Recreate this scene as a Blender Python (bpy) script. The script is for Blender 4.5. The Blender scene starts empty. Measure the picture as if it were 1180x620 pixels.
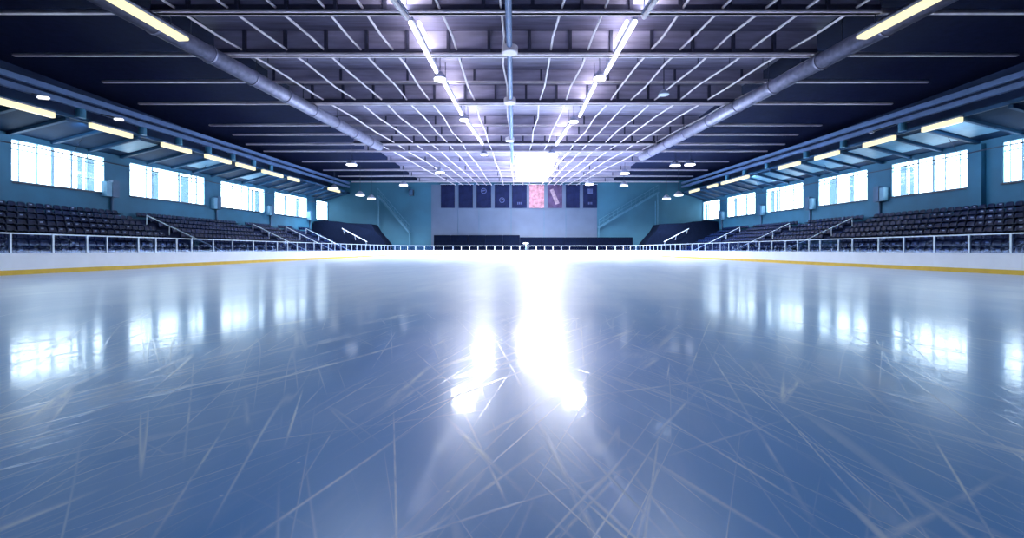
import bpy, bmesh, math, random
from mathutils import Vector
random.seed(7)
scene = bpy.context.scene
COL = scene.collection
F, CX, HY, H = 500.0, 594.0, 287.5, 1.0      # focal length in pixels, vanishing point, eye height

# ------------------------------------------------------------------ helpers
def S(z): return 1.0 + 0.0026 * (z - 30.0)   # the side structures climb gently towards the far end
def W(x, h, z):                               # x across, h above eye level, z depth -> world point
    return Vector((x, z, H + (h * S(z) if h > 0 else h)))
def R(x, h, z): return Vector((x, z, H + h))
def P(px, py, h):                             # the point at height h (above the eye) seen in direction (px, py)
    z = h * F / (HY - py)
    return Vector(((px - CX) * z / F, z, H + h))
def zx(px, x): return abs(x) * F / abs(px - CX)   # depth of a vertical plane at x seen at px

class MB:
    def __init__(self): self.bm = bmesh.new()
    def hexa(self, c):                        # 8 corners: bottom ring 0-3, top ring 4-7
        v = [self.bm.verts.new(p) for p in c]
        for f in ((3,2,1,0),(4,5,6,7),(0,1,5,4),(1,2,6,5),(2,3,7,6),(3,0,4,7)):
            self.bm.faces.new([v[i] for i in f])
        return self
    def box(self, x0, x1, y0, y1, z0, z1):
        return self.hexa([(x0,y0,z0),(x1,y0,z0),(x1,y1,z0),(x0,y1,z0),(x0,y0,z1),(x1,y0,z1),(x1,y1,z1),(x0,y1,z1)])
    def wbox(self, x0, x1, h0, h1, z0, z1):   # box following the side structures' climb
        return self.hexa([W(x0,h0,z0),W(x1,h0,z0),W(x1,h0,z1),W(x0,h0,z1),W(x0,h1,z0),W(x1,h1,z0),W(x1,h1,z1),W(x0,h1,z1)])
    def bar(self, a, b, w, t=None, up=Vector((0,0,1))):   # rectangular bar a->b, w sideways, t along up
        a, b = Vector(a), Vector(b); t = t or w
        d = (b - a).normalized()
        if abs(d.dot(up)) > .98: up = Vector((0,1,0))
        s = d.cross(up).normalized(); u = s.cross(d).normalized()
        s *= w/2; u *= t/2
        return self.hexa([a-s-u, a+s-u, b+s-u, b-s-u, a-s+u, a+s+u, b+s+u, b-s+u])
    def tube(self, pts, r, n=10, r1=None):
        pts = [Vector(p) for p in pts]; rings = []
        for i, p in enumerate(pts):
            d = (pts[min(i+1, len(pts)-1)] - pts[max(i-1, 0)]).normalized()
            up = Vector((0,0,1)) if abs(d.z) < .95 else Vector((0,1,0))
            s = d.cross(up).normalized(); u = s.cross(d).normalized()
            rr = r if r1 is None else r + (r1 - r) * i / (len(pts)-1)
            rings.append([self.bm.verts.new(p + (s*math.cos(2*math.pi*k/n) + u*math.sin(2*math.pi*k/n))*rr) for k in range(n)])
        for a, b in zip(rings, rings[1:]):
            for k in range(n):
                self.bm.faces.new((a[k], a[(k+1)%n], b[(k+1)%n], b[k]))
        self.bm.faces.new(rings[0][::-1]); self.bm.faces.new(rings[-1])
        return self
    def lathe(self, c, prof, n=16):           # profile of (radius, z) about a vertical axis through c
        rings = [[self.bm.verts.new(Vector(c) + Vector((r*math.cos(2*math.pi*k/n), r*math.sin(2*math.pi*k/n), z))) for k in range(n)] for r, z in prof]
        for a, b in zip(rings, rings[1:]):
            for k in range(n):
                self.bm.faces.new((a[k], a[(k+1)%n], b[(k+1)%n], b[k]))
        self.bm.faces.new(rings[0][::-1]); self.bm.faces.new(rings[-1])
        return self
    def prism(self, prof, f0, f1):            # profile points mapped by f0 and f1 to the two ends
        a = [self.bm.verts.new(f0(p)) for p in prof]; b = [self.bm.verts.new(f1(p)) for p in prof]
        n = len(prof)
        for k in range(n): self.bm.faces.new((a[k], a[(k+1)%n], b[(k+1)%n], b[k]))
        self.bm.faces.new(a[::-1]); self.bm.faces.new(b)
        return self
    def build(self, name, mat, parent=None, bevel=0, smooth=False):
        bm = self.bm
        bmesh.ops.recalc_face_normals(bm, faces=bm.faces[:])
        if bevel: bmesh.ops.bevel(bm, geom=bm.edges[:], offset=bevel, segments=2, affect='EDGES', clamp_overlap=True)
        off = Vector((0,0,0)); q = parent
        while q: off += q.location; q = q.parent
        if parent:
            for v in bm.verts: v.co -= off
        me = bpy.data.meshes.new(name); bm.to_mesh(me); bm.free()
        if smooth:
            for p in me.polygons: p.use_smooth = True
        me.materials.append(mat)
        o = bpy.data.objects.new(name, me); COL.objects.link(o)
        if parent: o.parent = parent
        return o

def tag(o, label, cat, group=None, kind=None):
    o['label'] = label; o['category'] = cat
    if group: o['group'] = group
    if kind: o['kind'] = kind
    return o
def thing(name, label, cat, loc=(0,0,0), group=None, kind=None):
    o = bpy.data.objects.new(name, None); COL.objects.link(o); o.location = loc; o.empty_display_size = .2
    return tag(o, label, cat, group, kind)
ORD = 'first second third fourth fifth sixth seventh eighth ninth tenth eleventh twelfth'.split()
def nth(i):
    if i < 12: return ORD[i]
    n = i + 1
    return '%d%s' % (n, 'th' if 10 <= n % 100 <= 20 else {1:'st',2:'nd',3:'rd'}.get(n % 10, 'th'))
SIDE = {-1: 'left', 1: 'right'}

# ------------------------------------------------------------------ materials
def mat(name, col, rough=.5, metal=0, noise=0, scale=2.0, spec=.5, stretch=(1,1,1), bump=0):
    m = bpy.data.materials.new(name); m.use_nodes = True
    nt = m.node_tree; b = nt.nodes['Principled BSDF']
    b.inputs['Base Color'].default_value = (*col, 1); b.inputs['Roughness'].default_value = rough
    b.inputs['Metallic'].default_value = metal; b.inputs['Specular IOR Level'].default_value = spec
    if noise or bump:
        tc = nt.nodes.new('ShaderNodeTexCoord'); mp = nt.nodes.new('ShaderNodeMapping'); mp.inputs['Scale'].default_value = stretch
        nz = nt.nodes.new('ShaderNodeTexNoise'); nz.inputs['Scale'].default_value = scale; nz.inputs['Detail'].default_value = 5
        nt.links.new(tc.outputs['Object'], mp.inputs[0]); nt.links.new(mp.outputs[0], nz.inputs['Vector'])
        if noise:
            r = nt.nodes.new('ShaderNodeValToRGB')
            r.color_ramp.elements[0].position = .3; r.color_ramp.elements[1].position = .7
            r.color_ramp.elements[0].color = (*[c*(1-noise) for c in col], 1); r.color_ramp.elements[1].color = (*[min(1, c*(1+noise)) for c in col], 1)
            nt.links.new(nz.outputs['Fac'], r.inputs[0]); nt.links.new(r.outputs[0], b.inputs['Base Color'])
        if bump:
            bp = nt.nodes.new('ShaderNodeBump'); bp.inputs['Strength'].default_value = bump; bp.inputs['Distance'].default_value = .03
            nt.links.new(nz.outputs['Fac'], bp.inputs['Height']); nt.links.new(bp.outputs[0], b.inputs['Normal'])
    return m
def emis(name, col, strength):
    m = bpy.data.materials.new(name); m.use_nodes = True; nt = m.node_tree
    b = nt.nodes['Principled BSDF']; b.inputs['Base Color'].default_value = (*[c*.2 for c in col], 1)
    b.inputs['Emission Color'].default_value = (*col, 1); b.inputs['Emission Strength'].default_value = strength
    return m
def glass(name, tint, refl=.12):
    m = bpy.data.materials.new(name); m.use_nodes = True; nt = m.node_tree; nt.nodes.clear()
    o = nt.nodes.new('ShaderNodeOutputMaterial'); mx = nt.nodes.new('ShaderNodeMixShader')
    t = nt.nodes.new('ShaderNodeBsdfTransparent'); t.inputs[0].default_value = (*tint, 1)
    g = nt.nodes.new('ShaderNodeBsdfGlossy'); g.inputs['Roughness'].default_value = .03; g.inputs[0].default_value = (.8,.9,1,1)
    mx.inputs[0].default_value = refl
    nt.links.new(t.outputs[0], mx.inputs[1]); nt.links.new(g.outputs[0], mx.inputs[2]); nt.links.new(mx.outputs[0], o.inputs[0])
    return m

M = dict(
    wall=mat('teal_wall', (.016,.11,.20), .7, noise=.12, scale=.6),
    wall_up=mat('wall_shade_navy', (.012,.03,.09), .8, noise=.2, scale=.8),  # shade above the soffits is put into this wall colour
    wall_far=mat('far_wall_paint', (.022,.11,.18), .7, noise=.12, scale=.25),
    wall_pale=mat('pale_far_panel', (.07,.105,.175), .65, noise=.08, scale=.4),
    deck=mat('roof_deck', (.13,.12,.19), .6, noise=.35, scale=1.2, stretch=(.25,3,1), bump=.4),
    girder=mat('girder_steel', (.38,.35,.46), .45, noise=.35, scale=1.0, stretch=(.3,1,2)),
    flange=mat('girder_flange', (.72,.64,.68), .4, noise=.15, scale=1.5),
    stiff_shadow=mat('stiffener_and_shadow', (.05,.05,.09), .6, noise=.2),
    pipe=mat('roof_pipe_paint', (.86,.78,.80), .35, noise=.1),
    dark=mat('dark_metal', (.02,.028,.06), .5, noise=.2),
    duct=mat('galvanised_duct', (.24,.24,.34), .38, metal=.3, noise=.25, scale=3, bump=.3),
    rail=mat('rail_paint', (.12,.20,.38), .45, noise=.12),
    stub=mat('post_teal', (.06,.25,.40), .5, noise=.1),
    soffit=mat('soffit_navy', (.008,.03,.075), .7, noise=.15, scale=.7, spec=.1),
    rafter=mat('rafter_blue', (.02,.07,.15), .6, noise=.1, spec=.15),
    panel=mat('soffit_panel_blue', (.05,.20,.34), .5, noise=.15),
    seat=mat('seat_plastic', (.003,.010,.046), .42, noise=.25, scale=4, spec=.12),
    terrace=mat('terrace_concrete', (.005,.010,.035), .8, noise=.2, spec=.08),
    drape=mat('black_drape', (.0015,.004,.014), .9, spec=.05, noise=.3, scale=3, stretch=(3,3,.4)),
    board=mat('board_white', (.80,.87,.95), .35, noise=.03),
    kick=mat('kick_yellow', (.66,.44,.03), .45, noise=.12),
    cap=mat('cap_white', (.75,.85,.97), .4, noise=.03),
    alu=mat('aluminium', (.62,.74,.86), .35, metal=.2, noise=.06),
    frame=mat('window_frame_blue', (.45,.70,.85), .5, noise=.1),
    blind=glass('blind_fabric', (.24,.31,.345), .02),
    handrail=mat('handrail_white', (.68,.78,.9), .35, noise=.05),
    concrete=mat('concourse_floor', (.02,.035,.08), .7, noise=.2, spec=.1),
    banner=mat('banner_navy', (.007,.011,.042), .8, spec=.08, noise=.35, scale=.9),
    banner_mark=mat('banner_print', (.06,.08,.18), .8, noise=.3),
    banner_pink=mat('banner_pink', (.34,.17,.22), .8, noise=.55, scale=1.6),
    banner_plum=mat('banner_plum', (.06,.04,.09), .8, spec=.08, noise=.4, scale=1.0),
    banner_pale=mat('banner_pale_print', (.24,.18,.23), .8, noise=.4, scale=3),
    box=mat('cabinet_blue', (.03,.09,.18), .5, noise=.1),
    box_face=mat('cabinet_pale', (.12,.28,.42), .5, noise=.1),
    stair=mat('stair_steel', (.045,.16,.25), .5, noise=.1),
    wglass=glass('window_glass', (.93,.97,1.0), .06),
    rglass=glass('rink_glass', (.62,.70,.86), .07),
    tube=emis('tube_white', (.86,.86,1.0), 3.2),
    cream=emis('tube_cream', (1.0,.92,.56), 1.1),
    bulb=emis('lamp_white', (.92,.94,1.0), 5.0),
    cap_lamp=emis('spot_white', (.92,.94,1.0), 1.2),
    sky=emis('rooflight', (.96,.92,1.0), 8.0),
    glint=mat('glint_pale', (.16,.24,.42), .4),
    deck_shaded=mat('roof_deck_shaded', (.006,.010,.036), .8, noise=.2, spec=.1),  # shade of the outer roof bays painted in as a darker deck colour
    lamp=mat('lamp_housing', (.30,.33,.45), .4, noise=.1),
)

# ---- ice: pale blue ice, rubbed with long skate cuts, snow and a damp gloss
def ice_material():
    m = bpy.data.materials.new('rink_ice'); m.use_nodes = True; nt = m.node_tree; N = nt.nodes.new; L = nt.links.new
    b = nt.nodes['Principled BSDF']
    tc = N('ShaderNodeTexCoord')
    def math_(op, a, c=None, clamp=False):
        n = N('ShaderNodeMath'); n.operation = op; n.use_clamp = clamp
        for i, v in enumerate((a, c)):
            if v is None: continue
            if isinstance(v, (int, float)): n.inputs[i].default_value = v
            else: L(v, n.inputs[i])
        return n.outputs[0]
    def noise(vec, scale, detail=2, rough=.5, dist=0):
        n = N('ShaderNodeTexNoise'); n.inputs['Scale'].default_value = scale; n.inputs['Detail'].default_value = detail
        n.inputs['Roughness'].default_value = rough; n.inputs['Distortion'].default_value = dist
        L(vec, n.inputs['Vector']); return n.outputs['Fac']
    def mapped(ang, sx, sy, off):
        mp = N('ShaderNodeMapping'); mp.vector_type = 'TEXTURE'
        mp.inputs['Rotation'].default_value = (0,0,math.radians(ang)); mp.inputs['Scale'].default_value = (1/sx, 1/sy, 1)
        mp.inputs['Location'].default_value = (off, off*1.7, off*.3)
        L(tc.outputs['Object'], mp.inputs[0]); return mp.outputs[0]
    total = None
    # iso-lines of stretched noise = long gently curving cuts
    for ang, sx, sy, w, amp, off in ((63,.10,1.3,.011,1.0,3.1),(117,.10,1.3,.011,1.0,9.7),(69,.08,1.6,.012,.9,15.2),(111,.08,1.6,.012,.9,27.4),
                                     (80,.09,1.5,.010,.8,41.9),(99,.09,1.5,.010,.8,45.9),(55,.10,1.7,.010,.8,53.3),(125,.10,1.7,.010,.8,64.8),
                                     (74,.06,2.2,.014,.7,71.3),(106,.06,2.2,.014,.7,83.9),(25,.10,.9,.007,.5,77.7),(153,.10,.9,.007,.5,87.7)):
        v = mapped(ang, sx*.5, sy, off)
        f = noise(v, 1.0, 0.8, .4, .12)
        line = math_('SUBTRACT', 1.0, math_('DIVIDE', math_('ABSOLUTE', math_('SUBTRACT', f, .5)), w*.62), True)
        gate = noise(mapped(ang+5, .75, 1.5, off+5), 1.0, 3)
        gate = math_('MULTIPLY', math_('SUBTRACT', gate, .47), 6.0, True)
        grit = math_('MULTIPLY', math_('SUBTRACT', noise(mapped(ang, 5.0, 24, off), 1.0, 4, .65), .30), 3.2, True)
        line = math_('MULTIPLY', math_('MULTIPLY', math_('MULTIPLY', line, gate), grit), amp*1.6, True)
        total = line if total is None else math_('MAXIMUM', total, line)
    fine = None                               # hair-thin scratches
    for ang, off in ((80,101),(60,117),(110,131),(130,149),(50,163),(70,171),(118,183)):
        f = noise(mapped(ang, .12, 4.2, off), 1.0, 1.0, .4, .08)
        line = math_('SUBTRACT', 1.0, math_('DIVIDE', math_('ABSOLUTE', math_('SUBTRACT', f, .5)), .010), True)
        gate = math_('MULTIPLY', math_('SUBTRACT', noise(mapped(ang, .5, .9, off+3), 1.0, 2), .5), 6.0, True)
        line = math_('MULTIPLY', math_('MULTIPLY', line, gate), .75)
        fine = line if fine is None else math_('MAXIMUM', fine, line)
    total = math_('MAXIMUM', total, fine)
    frost = math_('MULTIPLY', math_('SUBTRACT', noise(mapped(80, .3, 1.1, 200), 1.0, 6, .65), .46), 1.6, True)
    snow = N('ShaderNodeTexVoronoi'); snow.inputs['Scale'].default_value = 7.0; L(tc.outputs['Object'], snow.inputs['Vector'])
    speck = math_('MULTIPLY', math_('SUBTRACT', .085, snow.outputs['Distance']), 16.0, True)
    speck = math_('MULTIPLY', speck, math_('MULTIPLY', math_('SUBTRACT', noise(mapped(0, .8, .8, 250), 1.0, 2), .52), 6.0, True))
    sep = N('ShaderNodeSeparateXYZ'); L(tc.outputs['Object'], sep.inputs[0])
    def ramp(v, a, b):
        n = N('ShaderNodeMapRange'); n.interpolation_type = 'SMOOTHSTEP'; L(v, n.inputs[0]); n.inputs[1].default_value = a; n.inputs[2].default_value = b
        return n.outputs[0]
    # light painted into the ice colour: whiter far off and outwards, bluer up close
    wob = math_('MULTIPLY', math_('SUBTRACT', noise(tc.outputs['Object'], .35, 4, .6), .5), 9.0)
    painted_light = math_('MAXIMUM', ramp(math_('ADD', sep.outputs['Y'], wob), 3.0, 12.0), ramp(math_('ADD', math_('ABSOLUTE', sep.outputs['X']), wob), 11.5, 18.5))
    painted_light = math_('MULTIPLY', painted_light, math_('ADD', .58, math_('MULTIPLY', noise(mapped(85, .25, 1.6, 300), 1.0, 5, .6), .55)))
    total = math_('MAXIMUM', total, painted_light)
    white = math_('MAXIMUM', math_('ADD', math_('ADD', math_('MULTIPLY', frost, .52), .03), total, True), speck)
    mix = N('ShaderNodeMix'); mix.data_type = 'RGBA'; L(white, mix.inputs['Factor'])
    mix.inputs['A'].default_value = (.055,.33,.82,1); mix.inputs['B'].default_value = (.72,.85,1.0,1)
    L(mix.outputs['Result'], b.inputs['Base Color'])
    L(math_('ADD', .29, math_('MULTIPLY', white, .15)), b.inputs['Roughness'])
    b.inputs['Sheen Weight'].default_value = .5; b.inputs['Sheen Roughness'].default_value = .45; b.inputs['Sheen Tint'].default_value = (.6,.78,1,1)
    b.inputs['Coat Weight'].default_value = .62; b.inputs['Specular IOR Level'].default_value = .75; b.inputs['Coat IOR'].default_value = 1.4
    L(math_('ADD', .068, math_('MULTIPLY', white, .13)), b.inputs['Coat Roughness'])
    b.inputs['IOR'].default_value = 1.45
    bp = N('ShaderNodeBump'); bp.inputs['Strength'].default_value = .11; bp.inputs['Distance'].default_value = .01
    L(bp.outputs[0], b.inputs['Coat Normal']); hh = math_('ADD', math_('MULTIPLY', noise(tc.outputs['Object'], 9.0, 4, .6), .6), math_('MULTIPLY', total, .6))
    L(hh, bp.inputs['Height']); L(bp.outputs[0], b.inputs['Normal'])
    return m
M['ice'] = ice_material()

# ------------------------------------------------------------------ room shell
XW, ZF, ZN, HC = 38.0, 88.0, -7.0, 14.0
tag(MB().box(-XW, XW, ZN, ZF, -.3, -.02).build('floor_concourse', M['concrete']), 'dark concourse floor between the rink boards and the stands', 'floor', kind='structure')
XB, ZB, RC = 19.6, 77.0, 8.5
ice = MB()
prof = [(-XB, ZN), (XB, ZN)]
for k in range(13):
    a = math.radians(90*k/12); prof.append((XB-RC+RC*math.cos(a), ZB-RC+RC*math.sin(a)))
for k in range(13):
    a = math.radians(90+90*k/12); prof.append((-XB+RC+RC*math.cos(a), ZB-RC+RC*math.sin(a)))
ice.prism(prof, lambda p: Vector((p[0],p[1],-.02)), lambda p: Vector((p[0],p[1],0)))
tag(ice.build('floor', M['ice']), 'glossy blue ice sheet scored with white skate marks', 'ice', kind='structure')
tag(MB().box(-19.4, 19.4, ZN-.3, ZF+.3, H+HC, H+HC+.25).build('ceiling', M['deck']), 'ribbed metal roof deck above the middle of the rink', 'ceiling', kind='structure')
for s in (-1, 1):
    tag(MB().box(min(s*19.4,s*(XW+.3)), max(s*19.4,s*(XW+.3)), ZN-.3, ZF+.3, H+HC, H+HC+.25).build('ceiling_'+SIDE[s], M['deck_shaded']), 'outer roof bay above the %s stand, painted dark as shade' % SIDE[s], 'ceiling', kind='structure')
tag(MB().box(-XW-.3, XW+.3, ZN-.3, ZN, -.3, H+HC).build('wall_near', M['wall_up']), 'wall behind the viewer at the near end', 'wall', kind='structure')
tag(MB().box(-XW-.3, XW+.3, ZF, ZF+.3, -.3, H+HC).build('wall_far', M['wall_far']), 'teal far end wall behind the banners', 'wall', kind='structure')

WIN = {-1: [(-75,-22,0),(10,121,1),(150,236,2),(255,305,3),(317,354,4),(365,379,5)],
        1: [(1155,1262,0),(1027,1115,1),(943,999,2),(883,925,3),(838,870,4),(810,829,5)]}
MULL = [[(.36,.02),(.5,.045),(.68,.02),(.77,.03),(.92,.02)], [(.1,.015),(.27,.02),(.42,.04),(.62,.03),(.8,.015)],
        [(.2,.02),(.27,.03),(.62,.035),(.8,.02),(.88,.03)], [(.25,.03),(.45,.03),(.62,.05),(.84,.02)],
        [(.3,.04),(.5,.03),(.72,.04)], [(.33,.05),(.66,.05)]]
HB, HT, HU = 5.13, 8.3, 8.85
wn = 0
for s in (-1, 1):
    spans = []
    for p0, p1, k in WIN[s]:
        za, zb = sorted((zx(p0, XW), zx(p1, XW)))
        spans.append((za, min(zb, ZF-.15), k))
    spans.sort()
    xa, xb = s*XW, s*(XW+.3)
    w = MB()
    def seg(h0, h1, z0, z1): w.wbox(min(xa,xb), max(xa,xb), h0, h1, z0, z1)
    seg(-1.3, 0, ZN, ZF); seg(0, HB, ZN, ZF); seg(HT, HU, ZN, ZF)
    prev = ZN
    for za, zb, k in spans:
        seg(HB, HT, prev, za); prev = zb
    seg(HB, HT, prev, ZF)
    tag(w.build('wall_'+SIDE[s], M['wall']), 'teal %s side wall pierced by a row of windows' % SIDE[s], 'wall', kind='structure')
    w = MB(); w.hexa([W(xa,HU,ZN),W(xb,HU,ZN),W(xb,HU,ZF),W(xa,HU,ZF),R(xa,HC,ZN),R(xb,HC,ZN),R(xb,HC,ZF),R(xa,HC,ZF)])
    tag(w.build('wall_%s_upper' % SIDE[s], M['wall_up']), 'upper part of the %s wall under the roof, painted dark as shade' % SIDE[s], 'wall', kind='structure')
    for za, zb, k in spans:
        if zb < 28: continue
        wn += 1
        ln = zb - za; xm = s*(XW+.15)
        root = thing('window_%d' % wn, '%s bright window from the near end in the %s wall' % (nth(k if s < 0 else k).capitalize() if False else nth(k-1 if s < 0 else k), SIDE[s]), 'window', W(xm, HB, (za+zb)/2), kind='structure')
        fr = MB(); t = .06
        def fb(h0, h1, z0, z1, d=.1): fr.wbox(xm-d, xm+d, h0, h1, z0, z1)
        fb(HB, HB+t, za, zb); fb(HT-t, HT, za, zb); fb(HB, HT, za, za+t); fb(HB, HT, zb-t, zb)
        fo = fr.build('window_frame', M['frame'], root)
        mu = MB()
        for f, wd in MULL[k]:
            zc = za + ln*f; ww = max(.04, wd*ln/2*.75); mu.wbox(xm-.03, xm+.03, HB+t, HT-t, zc-ww, zc+ww)
        mu.build('mullion', M['frame'], fo)
        tr = MB(); ht = HT - .72
        tr.wbox(xm-.05, xm+.05, ht-.045, ht+.045, za+t, zb-t)
        tr.wbox(xm-.03, xm+.03, HB+1.05, HB+1.1, za+ln*(.6 if s < 0 else .05), za+ln*(.95 if s<0 else .42))
        tr.build('transom', M['frame'], fo)
        MB().wbox(xm-.01, xm+.01, HB+t, HT-t, za+t, zb-t).build('pane', M['wglass'], fo)
        sl = MB(); sl.wbox(min(xa,xa-s*.12), max(xa,xa-s*.12), HB-.12, HB, za-.05, zb+.05); sl.build('window_sill', M['dark'], root)
        bl = MB()                              # translucent blinds hanging behind part of the glass
        for f0, f1 in ([(.70,.76),(.79,.90)] if k % 2 else [(.29,.36),(.66,.78)]):
            bl.wbox(xm+s*.10, xm+s*.12, HB+t, HT-.3, za+ln*f0, za+ln*f1)
        bl.build('blind', M['blind'], root)

# ------------------------------------------------------------------ far end wall: pale panels, banners, pads, stairs
def farx(px, z=ZF): return (px-CX)*z/F
def farh(py, z=ZF): return H+(HY-py)*z/F
seams = [497, 528, 552, 589, 627, 652, 688]
for i, (a, b) in enumerate(zip(seams, seams[1:])):
    tag(MB().box(farx(a)+.04, farx(b)-.04, ZF-.14, ZF-.02, .2, farh(213)).build('wall_panel', M['wall_pale'], None, .02),
        'pale tall end wall panel, %s from the left, behind the banners' % nth(i), 'wall panel', 'pale panels of the end wall')
BN = [(508,524),(528.5,545),(549,566),(570,587),(590,607),(610,627),(631,648),(652,668),(672,688)]
for i, (a, b) in enumerate(BN):
    look = ['plain dark navy','dark navy','dark navy with faint crest','dark navy with ring print','navy with pale foot mark','pink mottled','plum with pale figure','plain dark grey blue','navy with pale patch'][i]
    x0, x1 = farx(a, 87.6), farx(b, 87.6); z1, z0 = farh(212.5, 87.6), farh(239.6, 87.6)
    root = thing('banner', '%s wall banner, %s from the left of nine' % (look, nth(i)), 'banner', ((x0+x1)/2, 87.6, z0), 'hanging banners on the end wall')
    c = MB(); n = 8                            # cloth with a gentle wave
    for k in range(n):
        u0, u1 = k/n, (k+1)/n
        y0, y1 = 87.62+.04*math.sin(u0*9+i), 87.62+.04*math.sin(u1*9+i)
        c.hexa([(x0+(x1-x0)*u0,y0-.015,z0),(x0+(x1-x0)*u1,y1-.015,z0),(x0+(x1-x0)*u1,y1+.015,z0),(x0+(x1-x0)*u0,y0+.015,z0),
                (x0+(x1-x0)*u0,y0-.015,z1),(x0+(x1-x0)*u1,y1-.015,z1),(x0+(x1-x0)*u1,y1+.015,z1),(x0+(x1-x0)*u0,y0+.015,z1)])
    cloth = c.build('cloth', M['banner_pink'] if i == 5 else M['banner_plum'] if i == 6 else M['banner'], root)
    MB().tube([(x0-.1,87.62,z1+.03),(x1+.1,87.62,z1+.03)], .06).build('rod', M['alu'], root)
    for xb in (x0+.15, x1-.15): MB().box(xb-.05, xb+.05, 87.6, ZF-.13, z1, z1+.08).build('wall_bracket', M['alu'], root)
    cx, w_, hgt = (x0+x1)/2, x1-x0, z1-z0
    pr = None
    if i in (2, 3):
        pr = MB()
        for k in range(14):
            a0, a1 = 2*math.pi*k/14, 2*math.pi*(k+1)/14; zc = z0+hgt*(.33 if i == 3 else .72)
            pr.bar((cx+.5*math.cos(a0),87.54,zc+.5*math.sin(a0)), (cx+.5*math.cos(a1),87.54,zc+.5*math.sin(a1)), .03, .14)
        pr.bar((cx-.3,87.54,zc), (cx+.3,87.54,zc+.15), .03, .2)
    elif i in (4, 8):
        pr = MB(); zc = z0+.7
        for k in (-1, 0, 1): pr.bar((cx+k*.3,87.54,zc), (cx+k*.3,87.54,zc+.45), .16, .03)
        if i == 8: pr.box(cx-.5, cx+.5, 87.53, 87.56, z1-1.9, z1-.9)
    elif i == 6:
        pr = MB(); pr.tube([(cx-.7,87.54,z1-1.0),(cx-.2,87.54,z1-2.2),(cx+.35,87.54,z0+1.2),(cx+.5,87.54,z0+.8)], .34, 8, .42)
        for v in pr.bm.verts: v.co.y = 87.54 + (v.co.y-87.54)*.08
    if pr: pr.build('print', M['banner_pale'] if i == 6 else M['banner_mark'], cloth)
for x0, x1, yt, lab in ((500,599,271,'long dark padded barrier left of the centre, against the end wall'),(599,729,273.5,'lower dark padded barrier right of the centre, against the end wall')):
    root = thing('padded_barrier', lab, 'barrier', (farx((x0+x1)/2,86), 86, 0))
    n = 5
    for k in range(n):
        a = farx(x0+(x1-x0)*k/n, 86); b = farx(x0+(x1-x0)*(k+1)/n, 86)
        MB().box(a+.01, b-.01, 85.8, 86.3, -.02, farh(yt,86)).build('pad', M['drape'], root, .06)
for s, pts, lab in ((1, [(690,262),(758,222)], 'slim steel staircase climbing the end wall right of the banners'), (-1, [(472,268),(436,226)], 'faint steel staircase climbing the end wall left of the banners')):
    (xa, ya), (xb, yb) = pts
    A = Vector((farx(xa,87.3), 87.3, farh(ya,87.3))); B = Vector((farx(xb,87.3), 87.3, farh(yb,87.3)))
    root = thing('staircase', lab, 'staircase', (A.x, 87.3, 0))
    for dy in (-.5, .5): MB().bar(A+Vector((0,dy,0)), B+Vector((0,dy,0)), .08, .35).build('stringer', M['stair'], root)
    tr = MB(); bal = MB(); n = 26
    for k in range(n+1):
        p = A.lerp(B, k/n); tr.box(p.x-.2, p.x+.2, 86.85, 87.75, p.z-.02, p.z+.04)
        if k % 2 == 0: bal.tube([p+Vector((0,-.5,0)), p+Vector((0,-.5,1.5))], .035, 6)
    tr.build('tread', M['stair'], root); bal.build('baluster', M['stair'], root)
    MB().tube([A+Vector((0,-.5,1.5)), B+Vector((0,-.5,1.5))], .07).build('handrail', M['stair'], root)
    MB().tube([A+Vector((0,-.5,.85)), B+Vector((0,-.5,.85))], .04).build('mid_rail', M['stair'], root)
    g = MB(); g.box(A.x-.12, A.x+.12, 87.2, 87.4, -.02, A.z); g.box(B.x-.12, B.x+.12, 87.2, 87.4, -.02, B.z); g.build('support_post', M['stair'], root)
tag(MB().tube([(farx(755),ZF-.12,0),(farx(755),ZF-.12,farh(232))], .09).build('wall_pipe', M['panel']), 'thin pale vertical pipe on the end wall by the right stairs', 'pipe')
def speaker(px, py, lab):
    x, z = farx(px,87.4), farh(py,87.4)
    r = thing('wall_speaker', lab, 'speaker', (x,87.4,z))
    MB().box(x-.45,x+.45,87.0,87.7,z-.6,z+.6).build('body', M['dark'], r, .05); MB().box(x-.35,x+.35,86.97,87.0,z-.5,z+.5).build('grille', M['box'], r)
speaker(474, 222, 'small dark loudspeaker high on the end wall left of the banners')

# ------------------------------------------------------------------ rink boards
def board_section(p0, p1, label):
    p0, p1 = Vector((*p0,0)), Vector((*p1,0)); d = (p1-p0).normalized(); n = Vector((-d.y, d.x, 0))   # n points off the ice
    if n.dot((p0+p1)/2 - Vector((0,40,0))) < 0: n = -n
    root = thing('rink_board', label, 'rink boards', (p0+p1)/2, 'white rink board sections around the ice')
    def blk(a, b, z0, z1, o0, o1):
        A, B = p0.lerp(p1, a), p0.lerp(p1, b); up = Vector((0,0,1))
        return MB().hexa([A+n*o0+up*z0, B+n*o0+up*z0, B+n*o1+up*z0, A+n*o1+up*z0, A+n*o0+up*z1, B+n*o0+up*z1, B+n*o1+up*z1, A+n*o1+up*z1])
    blk(0, 1, .19, .82, .02, .14).build('board_panel', M['board'], root)
    blk(0, 1, 0, .19, 0, .14).build('kick_plate', M['kick'], root)
    blk(0, 1, .82, .86, .0, .17).build('cap_rail', M['cap'], root)
    blk(.015, .985, .86, 1.62, .075, .09).build('glass_pane', M['rglass'], root)
    L = (p1-p0).length; e = .035/L
    blk(-e, e, .86, 1.66, .05, .12).build('post', M['alu'], root)
    blk(0, 1, 1.61, 1.66, .055, .115).build('top_rail', M['alu'], root)
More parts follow.
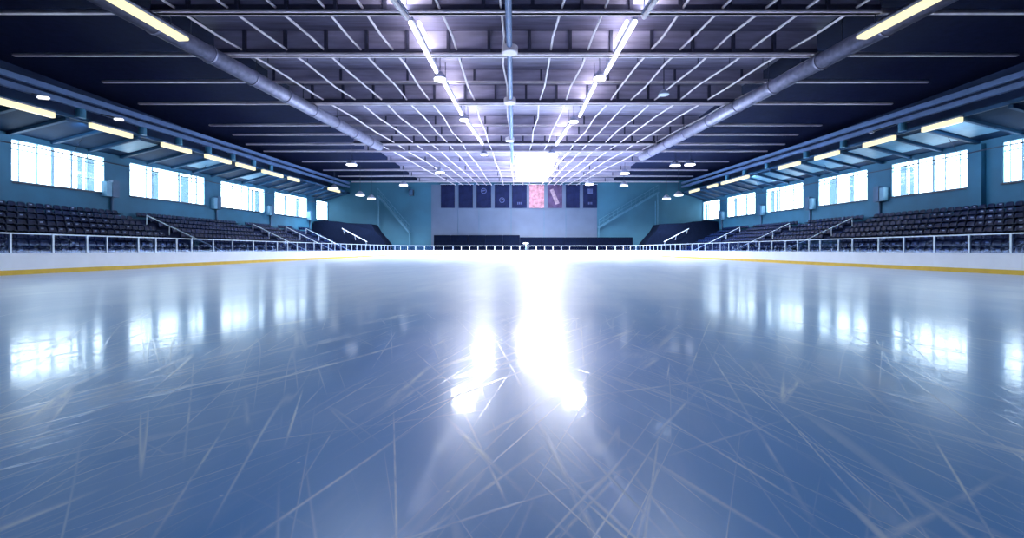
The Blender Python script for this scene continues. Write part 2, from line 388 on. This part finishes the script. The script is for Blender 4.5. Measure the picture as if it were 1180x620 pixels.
def side_stations(s):
    near = [-40,14,63,102,125,161,181,205,222,247,269,293] if s < 0 else [1232,1163,1115,1075,1040,1011,981,965,944,931,918,904]
    zs = [zx(p, XB) for p in near]
    n = round((ZB-RC-zs[-1])/1.65); zs += [zs[-1] + (ZB-RC-zs[-1])*(k+1)/n for k in range(n)]
    return zs
for s in (-1, 1):
    zs = side_stations(s)
    for i, (a, b) in enumerate(zip(zs, zs[1:])):
        board_section((s*XB, a), (s*XB, b), 'white board with yellow kick strip and glass, %s side, %s from the picture edge' % (SIDE[s], nth(i)))
    arc = [(s*(XB-RC+RC*math.cos(t)), ZB-RC+RC*math.sin(t)) for t in [math.radians(90*k/8) for k in range(9)]]
    for i, (a, b) in enumerate(zip(arc, arc[1:])):
        board_section(a, b, 'curved far corner board and glass, %s corner, %s section after the straight side' % (SIDE[s], nth(i)))
n = 15
for i in range(n):
    xa, xb = -XB+RC + 2*(XB-RC)*i/n, -XB+RC + 2*(XB-RC)*(i+1)/n
    board_section((xa, ZB), (xb, ZB), 'white end board and glass facing the viewer, %s from the left of fifteen' % nth(i))
r = thing('camera_stand', 'small white T-shaped stand behind the end boards near the middle', 'stand', (farx(606,78.2),78.2,0))
x = farx(606,78.2)
MB().tube([(x,78.2,-.02),(x,78.2,2.0)], .07).build('pole', M['alu'], r); MB().box(x-.5,x+.5,78.0,78.4,2.0,2.2).build('head', M['alu'], r, .04)
MB().lathe((x,78.2,-.02), [(.3,0),(.3,.05),(.08,.1)]).build('base', M['alu'], r)

# ------------------------------------------------------------------ stands
NR, PX, PR, X0, HT0 = 8, 1.10, .5, 37.1, 3.62
def rowx(k): return X0 - PX*k
def rowh(k): return HT0 - .78 - PR*k            # tread level of row k (0 = top), above the eye
Z0S, Z1S = 18.0, 79.0
AISLE = {-1: [42.0, 59.0, 67.5, 74.0], 1: [25.2, 46.0, 56.5, 69.0]}
for s in (-1, 1):
    prof = [(XW-.01, -1.02), (XW-.01, rowh(0))]
    for k in range(NR):
        xf = rowx(k)-.62
        prof.append((xf, rowh(k)))
        if k < NR-1: prof.append((xf, rowh(k+1)))
    prof += [(prof[-1][0]-.35, prof[-1][1]), (prof[-1][0]-.35, -1.02)]
    root = thing('seating_terrace', 'dark stepped seating terrace along the %s wall under the windows' % SIDE[s], 'terrace', (s*33, 30, 0))
    MB().prism(prof, lambda p: W(s*p[0], p[1], Z0S), lambda p: W(s*p[0], p[1], Z1S)).build('steps', M['terrace'], root)
    for za in AISLE[s]:                          # aisle half steps
        st = MB()
        for k in range(NR):
            xf = rowx(k)-.62; a, b = s*xf, s*(xf-.35)
            st.wbox(min(a,b), max(a,b), rowh(k)-.5, rowh(k)-.25, za-.5, za+.5)
        st.build('aisle_step', M['terrace'], root)

def seat_meshes():
    b = MB(); rows = []                          # shell facing +x, curved
    for i in range(6):
        u = i/5; row = []
        for j in range(7):
            v = -1+2*j/6
            wdt = .28*(1-.18*max(0,u-.6)/.4*1.0)
            top = .76-.05*v*v if i == 5 else .28+.46*u
            row.append((-.26-.10*u-.05*(v*v*-1+1), v*wdt, top))
        rows.append(row)
    fr = [[b.bm.verts.new(p) for p in r] for r in rows]; bk = [[b.bm.verts.new((p[0]-.045,p[1],p[2])) for p in r] for r in rows]
    for g in (fr, bk):
        for i in range(5):
            for j in range(6): b.bm.faces.new((g[i][j],g[i][j+1],g[i+1][j+1],g[i+1][j]))
    edge = lambda g: g[0] + [g[i][6] for i in range(1,6)] + g[5][5::-1] + [g[i][0] for i in range(4,0,-1)]
    e0, e1 = edge(fr), edge(bk)
    for k in range(len(e0)): b.bm.faces.new((e0[k],e0[(k+1)%len(e0)],e1[(k+1)%len(e0)],e1[k]))
    bo = b.build('backrest', M['seat'], None, 0, True)
    p = MB(); p.prism([(-.24,.36),(-.22,.33),(.14,.38),(.20,.36),(.22,.39),(.18,.43),(.0,.40),(-.2,.41)], lambda q: Vector((q[0],-.27,q[1])), lambda q: Vector((q[0],.27,q[1])))
    po = p.build('seat', M['seat'], None, .015)
    g = MB(); g.box(-.26,-.16,-.04,.04,0,.38); g.box(-.26,.12,-.035,.035,.30,.36); g.box(-.32,-.1,-.1,.1,0,.03)
    go = g.build('bracket', M['dark'])
    return bo, po, go, MB().box(-.386,-.362,-.10,.10,.58,.67).build('painted_glint', M['glint'])  # pale fleck standing in for a glint on the backrest
SEAT = seat_meshes()
cand = []
for s in (-1, 1):
    for k in range(NR):
        z = 22.0 + (.3 if k % 2 else 0)
        while z < 78.6:
            if all(abs(z-a) > .85 for a in AISLE[s]):
                px = CX + s*rowx(k)*F/z
                if -4 < px < 1184: cand.append((s, k, z))
            z += .64
cand.sort(key=lambda c: c[2]**2 + rowx(c[1])**2)
near, rest = cand[:300], cand[300:]
count = {}
first = True
for s, k, z in sorted(near, key=lambda c: (c[0], c[1], c[2])):
    i = count.get((s,k), 0); count[(s,k)] = i+1
    loc = W(s*rowx(k), rowh(k), z)
    root = bpy.data.objects.new('stadium_seat', None); COL.objects.link(root); root.empty_display_size = .2
    root.location = loc; root.rotation_euler = (0,0, 0 if s < 0 else math.pi)
    tag(root, 'dark navy plastic seat, %s stand, %s row from the top, %s from the picture edge' % (SIDE[s], nth(k), nth(i)), 'seat', 'tip-up seats in the %s stand' % SIDE[s])
    for o in SEAT:
        if o.name.startswith('painted_glint') and not first and random.random() < .5: continue
        c = o if first else o.copy()
        if not first: COL.objects.link(c)
        c.parent = shell if o.name.startswith('painted_glint') else root
        if o.name.startswith('backrest'): shell = c
    first = False
bm = bmesh.new()                                 # the far seats nobody can tell apart
tmp = bmesh.new()
for o in SEAT[:2]: tmp.from_mesh(o.data)
tm = bpy.data.meshes.new('tmp'); tmp.to_mesh(tm); tmp.free()
vs = [v.co.copy() for v in tm.vertices]; fs = [tuple(p.vertices) for p in tm.polygons]
av, af = [], []
for s, k, z in rest:
    loc = W(s*rowx(k), rowh(k), z); b0 = len(av); sg = -s
    av += [(loc.x+sg*v.x, loc.y+sg*v.y, loc.z+v.z) for v in vs]; af += [tuple(i+b0 for i in f) for f in fs]
me = bpy.data.meshes.new('distant_seating'); me.from_pydata(av, [], af); me.materials.append(M['seat'])
o = bpy.data.objects.new('distant_seating', me); COL.objects.link(o)
tag(o, 'dense distant dark seats filling the far parts of both stands', 'seats', kind='stuff')
bpy.data.meshes.remove(tm)

def handrail(s, za, i, lab):
    r = thing('handrail', lab, 'handrail', W(s*33, rowh(4), za))
    pts = [W(s*(rowx(k)-.3), rowh(k)+.85, za) for k in (1, NR-1)]
    low = pts[1] + Vector((-s*.9, 0, -.45))
    MB().tube(pts+[low], .045).build('rail', M['handrail'], r)
    for k in (1, 3, 5, 7):
        b = W(s*(rowx(k)-.3), rowh(k), za); MB().tube([b, b+Vector((0,0,.85*S(za)))], .035, 8).build('post', M['handrail'], r)
for s in (-1, 1):
    for i, za in enumerate(AISLE[s]):
        handrail(s, za, i, 'white sloping aisle handrail in the %s stand, %s from the near end' % (SIDE[s], nth(i)))
for s in (-1, 1):                                # draped banks of seating in the far corners
    zc0, zc1 = 79.4, 85.0
    root = thing('draped_bleacher', 'black draped bank of seating in the far %s corner' % SIDE[s], 'bleacher', (s*32, 82, 0))
    d = MB()
    prof = [(XW-.3,-1.02),(XW-.3,5.25),(35.5,5.35),(33,5.2),(31.5,4.95),(27.0,4.75),(26.2,3.4),(24.2,1.1),(24.0,-1.02)]
    d.prism(prof, lambda p: R(s*p[0], p[1], zc0+1.5*(p[1] > 1)), lambda p: R(s*p[0], p[1], zc1))
    d.build('drape', M['drape'], root)
    h0, h1 = R(s*32.0, 3.85, zc0+.7), R(s*27.2, 1.4, zc0+.1)
    r = thing('handrail', 'pale sloping handrail on the black draped bank, far %s corner' % SIDE[s], 'handrail', h1)
    MB().tube([h0, h1], .07).build('rail', M['handrail'], r)
    for t in (.05, .5, .95):
        p = h0.lerp(h1, t); MB().tube([p, p+Vector((0,.55,-.9))], .04, 8).build('post', M['handrail'], r)

# ------------------------------------------------------------------ side bays: rails, posts, soffit, lamps, cabinets
ZR0, ZR1 = 16.0, 86.0
LAMPS = {-1: [(-40,61),(103,151),(186,219),(236,265),(272,293),(302,325),(332,344),(378,391)],
          1: [(1064,1109),(996,1032),(940,967),(898,922),(832,863),(816,827),(795,806)]}
STUBS = {-1: [93,164,206,240,268,292,312], 1: [1040,972,929,884,858,838]}
for s in (-1, 1):
    for h, nm in ((11.45,'upper'), (10.8,'lower')):
        b = MB(); b.bar(W(s*33,h,ZR0), W(s*33,h,ZR1), .35, .38)
        tag(b.build('track_rail', M['rail'], None, .03), '%s of two long blue-grey steel rails under the %s roof edge' % (nm, SIDE[s]), 'rail')
    b = MB(); b.bar(W(s*33.45,9.95,ZR0), W(s*33.45,9.95,ZR1), .22, .26)
    tag(b.build('edge_beam', M['rafter']), 'dark beam along the inner edge of the %s sloping soffit' % SIDE[s], 'beam')
    for i, px in enumerate(STUBS[s]):
        z = zx(px, 33.2); r = thing('hanger_post', 'short teal hanger post under the %s rails, %s from the near end' % (SIDE[s], nth(i)), 'post', W(s*33.2,10.0,z))
        MB().tube([W(s*33.2,9.95,z), W(s*33.2,10.75,z)], .30, 14).build('shaft', M['stub'], r)
        MB().box(s*33.2-.36, s*33.2+.36, z-.36, z+.36, W(0,10.62,z).z, W(0,10.72,z).z).build('top_plate', M['rail'], r)
    root = thing('soffit', 'dark navy sloping soffit above the %s windows' % SIDE[s], 'soffit', W(s*35,9,30))
    xi, hi, xo, ho = 33.55, 9.85, XW-.02, 8.72
    MB().prism([(xi,hi),(xo,ho),(xo,ho+.2),(xi,hi+.2)], lambda p: W(s*p[0],p[1],ZR0), lambda p: W(s*p[0],p[1],ZF-.1)).build('lining_board', M['soffit'], root)
    z = 17.0; zs = []
    while z < 86: zs.append(z); z += 3.1
    for z in zs:
        MB().prism([(xi,hi+.02),(xo,ho+.02),(xo,ho-.22),(xi,hi-.26)], lambda p: W(s*p[0],p[1],z-.14), lambda p: W(s*p[0],p[1],z+.14)).build('rafter', M['rafter'], root)
    lit = {1: (5,6,7,8,9,10,11,12,13,14,15), -1: (7,10,13)}[s]
    for i, (za, zb) in enumerate(zip(zs, zs[1:])):
        if i in lit:
            f0, f1 = .12, .74
            A = lambda f: (xi+(xo-xi)*f, hi+(ho-hi)*f)
            a, b2 = A(f0), A(f1)
            MB().prism([a,b2,(b2[0],b2[1]-.06),(a[0],a[1]-.06)], lambda p: W(s*p[0],p[1],za+.45), lambda p: W(s*p[0],p[1],zb-.45)).build('acoustic_panel', M['panel'] if (i*7+s) % 3 else M['box_face'], root)
    for i, (p0, p1) in enumerate(LAMPS[s]):
        za, zb = sorted((zx(p0,33.3), zx(p1,33.3)))
        r = thing('tube_light', 'cream lit tube light along the %s soffit edge, %s from the near end' % (SIDE[s], nth(i)), 'light', W(s*33.2,9.8,(za+zb)/2), 'tube lights along the soffit edges')
        MB().bar(W(s*33.25,9.62,za), W(s*33.25,9.62,zb), .30, .40).build('diffuser', M['cream'], r, .03)
        MB().bar(W(s*33.3,9.86,za), W(s*33.3,9.86,zb), .36, .10).build('housing', M['lamp'], r)
    cb = MB(); n = 24
    cb.tube([W(s*36.6, 7.72-.10*math.sin(math.pi*((k*4)%n)/n), ZR0+(84-ZR0)*k/n) for k in range(n+1)], .055, 6)
    cr = thing('cable', 'thin dark cable strung across the %s windows' % SIDE[s], 'cable', W(s*36.6,7.7,30))
    cb.build('cable_run', M['dark'], cr)
    for k in (2, 7, 12, 17, 22):
        q = W(s*36.6, 7.72-.10*math.sin(math.pi*((k*4)%n)/n), ZR0+(84-ZR0)*k/n)
        MB().tube([q, Vector((s*35.6, q.y, W(0,9.35,q.y).z))], .02, 6).build('hanger', M['dark'], cr)
    CAB = {-1: [(131,228), (251,239), (313,250), (358,256)], 1: [(1012,233), (932,243), (876,252), (831,258)]}[s]
    for i, (px, yb) in enumerate(CAB):
        z = zx(px, XW-.3); h0 = 4.55; x1 = s*(XW-.02); x0 = s*(XW-.55)
        a, b = min(x0,x1), max(x0,x1)
        r = thing('wall_cabinet', 'narrow blue cabinet with pipe between the %s and next window of the %s wall' % (nth(i if s < 0 else i+1), SIDE[s]), 'cabinet', W(s*XW, h0, z))
        MB().wbox(a, b, h0+.2, h0+1.75, z-.34, z+.34).build('body', M['box'], r)
        MB().wbox(a, b, h0+.25, h0+1.55, z-.95, z-.42).build('pale_side_box', M['box_face'], r)
        MB().tube([W(s*(XW-.15),h0+.2,z), W(s*(XW-.15),rowh(0)+.1,z)], .11).build('pipe', M['box'], r)
    for i, (px, w_) in enumerate(((1128,.55),) if s > 0 else ((-2,.5),)):
        z = zx(px, XW)
        tag(MB().wbox(min(s*(XW-.01),s*(XW-.4)), max(s*(XW-.01),s*(XW-.4)), rowh(0), HT+.15, z-w_, z+w_).build('pilaster', M['wall']), 'teal wall pilaster beside the nearest window of the %s wall' % SIDE[s], 'pilaster')
for s, spots in ((-1, [(50,113),(137,138)]), (1, [(1004,153)])):
    for i, (px, py) in enumerate(spots):
        p = P(px, py, 10.3 if s < 0 else 10.1)
        lab = ('small white floodlight above the %s cream tube of the left soffit' % nth(i)) if s < 0 else 'small grey floodlight above the second cream tube of the right soffit'
        r = thing('floodlight', lab, 'light', p)
        MB().bar(p+Vector((-.24,-.2,0)), p+Vector((.24,.2,.05)), .30, .20).build('head', M['cap_lamp'] if s < 0 else M['lamp'], r, .06)
        MB().tube([p+Vector((0,0,.1)), W(s*33,10.65,p.y)], .05, 8).build('bracket', M['dark'], r)

# ------------------------------------------------------------------ roof steel
GY = [(14,12.6,1.4,.45),(63,12.5,1.5,.50),(94,13.1,.9,.30),(119,12.5,1.5,.50),(144,13.1,.9,.30),(155,13.1,.9,.3),(166,12.6,1.3,.5),(174,12.6,1.0,.4),(186,13.3,.6,.3),(196,13.3,.6,.3),(203,13.3,.6,.3),(209.5,13.3,.6,.3)]
for i, (y, hb, dep, fl) in enumerate(GY):
    z = hb*F/(HY-y); x = 32.2
    r = thing('roof_girder', 'long steel roof girder across the hall, %s down from the picture top' % nth(i), 'girder', R(0,hb,z), 'cross girders under the roof deck')
    w = MB(); xi = min(x, 19.3); w.box(-xi, xi, z-.04, z+.04, H+hb, H+HC)
    for s in (-1, 1): w.hexa([(s*xi,z-.04,H+hb),(s*x,z-.04,H+hb),(s*x,z+.04,H+hb),(s*xi,z+.04,H+hb),(s*xi,z-.04,H+hb+.2),(s*x,z-.04,H+hb+.08),(s*x,z+.04,H+hb+.08),(s*xi,z+.04,H+hb+.2)])
    w.build('web', M['girder'], r)
    MB().hexa([(-x,z-.1,H+hb-.10),(x,z-.1,H+hb-.10),(x,z+.1,H+hb-.10),(-x,z+.1,H+hb-.10),(-x,z-.1,H+hb+.02),(x,z-.1,H+hb+.02),(x,z+.1,H+hb+.02),(-x,z+.1,H+hb+.02)]).box(-19.3, 19.3, z-fl/2, z+fl/2, H+hb-.10, H+hb+.02).build('bottom_flange', M['flange'], r)
    if dep > 1:
        for k in range(-7, 7):
            xs = k*2.6+.9
            MB().box(xs-.09, xs+.09, z-fl/2+.02, z-.04, H+hb+.02, H+HC).build('stiffener', M['stiff_shadow'], r)
        MB().box(-xi, xi, z-.12, z-.04, H+hb+.06, H+hb+.34).build('painted_shadow_strip', M['stiff_shadow'], r)  # dark strip painting in the shadow above the bottom flange
    else:
        for k in range(-4, 4):
            xs = k*5.2+2.0; MB().box(xs-.08, xs+.08, z-fl/2+.02, z-.04, H+hb+.02, H+HC).build('stiffener', M['stiff_shadow'], r)

def fan(X, z): return X*(1-.00695*(z-28.35))
PIPES = [-20.0,-17.4,-14.6,-12.2,-9.8,-7.8,-3.8,-.75,2.3,4.6,8.6,10.5,12.7,14.9,17.4,20.0]
for i, X in enumerate(PIPES):
    b = MB(); hz = 12.78
    pts = [R(fan(X,z)+.12*math.sin(z*.6+i*1.7), hz+.03*math.sin(z*.8+i), z) for z in (18,22,26,30,34,38,42,47,52,57,63,70,78,86)]
    b.tube(pts, .068, 8)
    r = thing('roof_pipe', 'pale pipe running lengthwise under the roof, %s from the left' % nth(i), 'pipe', pts[0], 'lengthwise pipes under the roof')
    b.build('pipe_run', M['pipe'], r)
    for k in (3, 5, 8):
        p = pts[k]; MB().tube([p, Vector((p.x, p.y, H+HC))], .03, 6).build('hanger', M['dark'], r)
r = thing('roof_pipe', 'thick bluish conduit on the roof centre line with round joint boxes', 'pipe', R(-.35,12.4,30))
MB().tube([R(-.35,12.35,18), R(-.45,12.35,62)], .17, 10).build('pipe_run', M['rail'], r)
for y in (56, 115, 160):
    p = P(587.5, y, 12.35); MB().lathe(p, [(.45,-.3),(.5,-.25),(.5,.1),(.3,.2)]).build('joint_box', M['pipe'], r)
# ducts with cream lamps slung under them
for s, A, B, lp in ((-1, P(126,0,11.8), P(437,169,11.8), ((120,-7),(212,46))), (1, P(1082,-2,11.8), P(740,181,11.8), ((1088,-7),(992,44)))):
    d = (B-A)
    r = thing('air_duct', 'long grey round air duct slanting along the %s of the roof' % SIDE[s], 'duct', A)
    A2 = A - d*.12
    MB().tube([A2, B], .50, 20).build('duct_tube', M['duct'], r, 0, True)
    for k in range(9):
        p = A2.lerp(B, (k+.6)/9.3); MB().tube([p, p+d.normalized()*.12], .55, 20).build('flange_ring', M['duct'], r)
    for k in range(6):
        p = A2.lerp(B, (k+.5)/6.2); MB().tube([p+Vector((0,0,.4)), Vector((p.x,p.y,H+HC))], .035, 6).build('hanger_rod', M['dark'], r)
    a, b = P(*lp[0], 11.05), P(*lp[1], 11.05)
    r = thing('tube_light', 'big cream tube light slung under the %s air duct at the picture top' % SIDE[s], 'light', (a+b)/2)
    MB().bar(a, b, .62, .16).build('diffuser', M['cream'], r, .04)
    MB().bar(a+Vector((0,0,.14)), b+Vector((0,0,.14)), .5, .14).build('housing', M['lamp'], r)
    for t in (.2, .8):
        p = a.lerp(b, t); MB().tube([p+Vector((0,0,.2)), p+Vector((0,0,.8))], .03, 6).build('hanger', M['dark'], r)
# the two rows of white tubes
TUBES = {-1: [((450,-4),(469,21),0),((473,26),(503,83),1),((512,96),(532,132),1),((538,141),(556,166),1)],
          1: [((758,-4),(742,20),0),((732,25),(698,85),1),((686,97),(668,134),1),((656,145),(641,167),1)]}
HEADS = {-1: [(507,91),(535,138),(558,178)], 1: [(691,90),(661,140),(636,177)]}
for s in (-1, 1):
    for i, (a, b, on) in enumerate(TUBES[s]):
        A, B = P(*a, 12.3), P(*b, 12.3)
        r = thing('tube_light', 'white tube light in the %s row under the roof, %s from the picture top' % (SIDE[s], nth(i)), 'light', (A+B)/2, 'white tube rows under the roof')
        MB().tube([A, B], .13, 8).build('tube', M['tube'] if on else M['pipe'], r)
        MB().bar(A+Vector((0,0,.2)), B+Vector((0,0,.2)), .30, .14).build('housing', M['lamp'], r)
        for t in (.05, .95):
            p = A.lerp(B, t); MB().tube([p+Vector((0,0,.25)), Vector((p.x,p.y,H+HC))], .03, 6).build('hanger', M['dark'], r)
        if i == 1:
            o2 = Vector((-s*.45, 0, 0)); C_, D_ = A+o2, A.lerp(B,.28)+o2
            MB().tube([C_, D_], .12, 8).build('short_tube', M['tube'], r)
    for i, (px, py) in enumerate(HEADS[s]):
        p = P(px, py, 12.1)
        r = thing('floodlight', 'glaring white floodlight in the %s tube row, %s from the picture top' % (SIDE[s], nth(i)), 'light', p, 'floodlights in the tube rows')
        sh = MB().lathe(p+Vector((0,0,.03)), [(.46,-.02),(.42,.18),(.2,.42),(.1,.5)]).build('shade', M['lamp'], r)
        MB().lathe(p, [(.30,-.12),(.42,-.10),(.42,0),(.30,.02)]).build('lens', M['bulb'], sh)
        MB().tube([p+Vector((0,0,.5)), Vector((p.x,p.y,H+HC))], .03, 6).build('hanger', M['dark'], r)
# bell lamps
BELLP = []
BELL = [(405,190,'left of the banners, in the roof steel'),(507,199,'above the second banner'),(465,213.5,'at the top of the end wall left of the banners'),
        (415,225,'over the far left draped bank, upper'),(428,229,'over the far left draped bank, lower'),(385,217,'over the far left stand'),
        (720,200,'right of the banners, in the roof steel'),(778,191,'right part of the roof, left one of a pair'),(795,190,'right part of the roof, right one of a pair'),
        (719,214,'at the top of the end wall right of the banners'),(679,212.5,'above the last banner on the right'),(768,229,'over the far right draped bank, lower'),(782,225,'over the far right draped bank, upper'),(765,109,'between pipes right of the second tube row')]
for px, py, lab in BELL:
    hh = 11.6 if py < 205 else 10.9 if py < 220 else 9.0
    p = P(px, py, hh)
    if p.y > 86: p = R((px-CX)*85/F, (HY-py)*85/F, 85)
    r = thing('bell_lamp', 'white bell lamp ' + lab, 'lamp', p, 'bell lamps under the roof')
    q = min(1.0, p.y/60)
    sh = MB().lathe(p+Vector((0,0,.08*q)), [(.74*q,-.03*q),(.68*q,.14*q),(.34*q,.48*q),(.16*q,.62*q)]).build('lamp_shade', M['lamp'], r, 0, True)
    MB().lathe(p, [(.62*q,-.08*q),(.70*q,-.05*q),(.66*q,.05*q),(.4*q,.1*q)]).build('bulb', M['bulb'] if q > .6 else M['cap'], sh)
    MB().tube([p+Vector((0,0,.65*q)), Vector((p.x,p.y,H+HC))], .035, 6).build('stem', M['dark'], r)
    BELLP.append(p)
# bright rooflight near the far end
r = thing('rooflight', 'glaring white rooflight in the roof above the pink banner', 'rooflight', R(3.6,13.6,74))
for k in range(3):
    MB().box(.3+k*2.0, 2.1+k*2.0, 64, 86.4, H+13.72, H+13.80).build('light_panel', M['sky'], r)
MB().box(.1, 6.3, 63.8, 86.6, H+13.80, H+13.98).build('frame', M['pipe'], r)

# ------------------------------------------------------------------ light
def area(name, loc, size, energy, col, rot=(0,0,0), sy=None, spread=180):
    l = bpy.data.lights.new(name, 'AREA'); l.energy = energy; l.color = col; l.size = size
    if sy: l.shape = 'RECTANGLE'; l.size_y = sy
    l.spread = math.radians(spread)
    o = bpy.data.objects.new(name, l); COL.objects.link(o); o.location = loc; o.rotation_euler = rot
    o['kind'] = 'helper'
    return o
def spot(name, loc, tgt, energy, col, ang, blend=.8, size=.4):
    l = bpy.data.lights.new(name, 'SPOT'); l.energy = energy; l.color = col; l.spot_size = math.radians(ang); l.spot_blend = blend; l.shadow_soft_size = size
    o = bpy.data.objects.new(name, l); COL.objects.link(o); o.location = loc
    o.rotation_euler = (Vector(tgt)-Vector(loc)).to_track_quat('-Z','Y').to_euler(); o['kind'] = 'helper'
    return o
for s in (-1, 1):                                # unseen fill lights added above the frame to brighten the near ice
    for z, en in ((15.0, 760),): area('near_ice_fill', R(s*6,12,z), 1.2, en, (.78,.87,1.0), (0,0,0), 6)
LILAC, BLUE = (.88,.90,1.0), (.45,.72,1.0)
for s in (-1, 1):
    for i, (px, py) in enumerate(HEADS[s]):
        p = P(px, py, 12.1)
        if i: area('floodlight_lamp', p+Vector((0,0,-.2)), 1.8, (300, 1500, 3800)[i], LILAC)
    for i, (a, b, on) in enumerate(TUBES[s]):
        A, B = P(*a, 12.3), P(*b, 12.3)
        area('tube_uplight', (A+B)/2+Vector((0,0,.32)), .3, 340 if on else 220, (.90,.89,1.0), (math.pi,0,0), (B-A).length)
    for i, en in ((3, 150),):
        A, B = P(*TUBES[s][i][0], 12.0), P(*TUBES[s][i][1], 12.0)
        area('tube_downlight', (A+B)/2, 2.0, en, LILAC, (0,0,0), (B-A).length)
    for z in (34, 48, 62, 76):
        area('soffit_lamp', W(s*33.2,9.3,z), 4.0, 420, BLUE, (0, s*math.radians(-35), 0), .4)
area('rooflight_lamp', R(3.3,13.2,69), 5.5, 36000, (.93,.92,1.0), sy=14, spread=125)
for p in BELLP: area('bell_lamp_light', p+Vector((0,0,-.15)), 1.1, 2400 if p.y > 50 else 40, (.80,.88,1.0), spread=150)
area('rooflight_glow', R(3.3,13.25,67), 5.0, 9500, (.93,.92,1.0), sy=18)
area('far_roof_fill', R(2,12.3,70), 8, 1300, (.9,.9,1.0), (math.pi,0,0), 22)  # added fill with no fixture, brightens the roof steel around the rooflight
spot('pink_flare_spot', R(4,12.5,66), R(2.2,5,88), 2200, (1.0,.58,.62), 30, 1.0)  # unseen spot added to imitate pink lens flare on the end wall

w = bpy.data.worlds.new('World'); scene.world = w; w.use_nodes = True
bg = w.node_tree.nodes['Background']; bg.inputs[0].default_value = (.80,.93,1.0,1); bg.inputs[1].default_value = 10.5

# ------------------------------------------------------------------ camera
cam = bpy.data.cameras.new('Camera'); co = bpy.data.objects.new('Camera', cam); COL.objects.link(co)
co.location = (0,0,H); co.rotation_euler = (math.radians(90),0,0)
cam.sensor_width = 36; cam.sensor_fit = 'HORIZONTAL'; cam.lens = 36*F/1180
cam.shift_x = (590-CX)/1180; cam.shift_y = (HY-310)/1180
cam.clip_end = 500
scene.camera = co
vs = scene.view_settings; vs.view_transform = 'Standard'; vs.look = 'None'; vs.gamma = 1; vs.use_curve_mapping = False; vs.exposure = 0
scene.cycles.use_denoising = True
scene.cycles.max_bounces = 6; scene.cycles.transparent_max_bounces = 12
scene.cycles.sample_clamp_indirect = 6
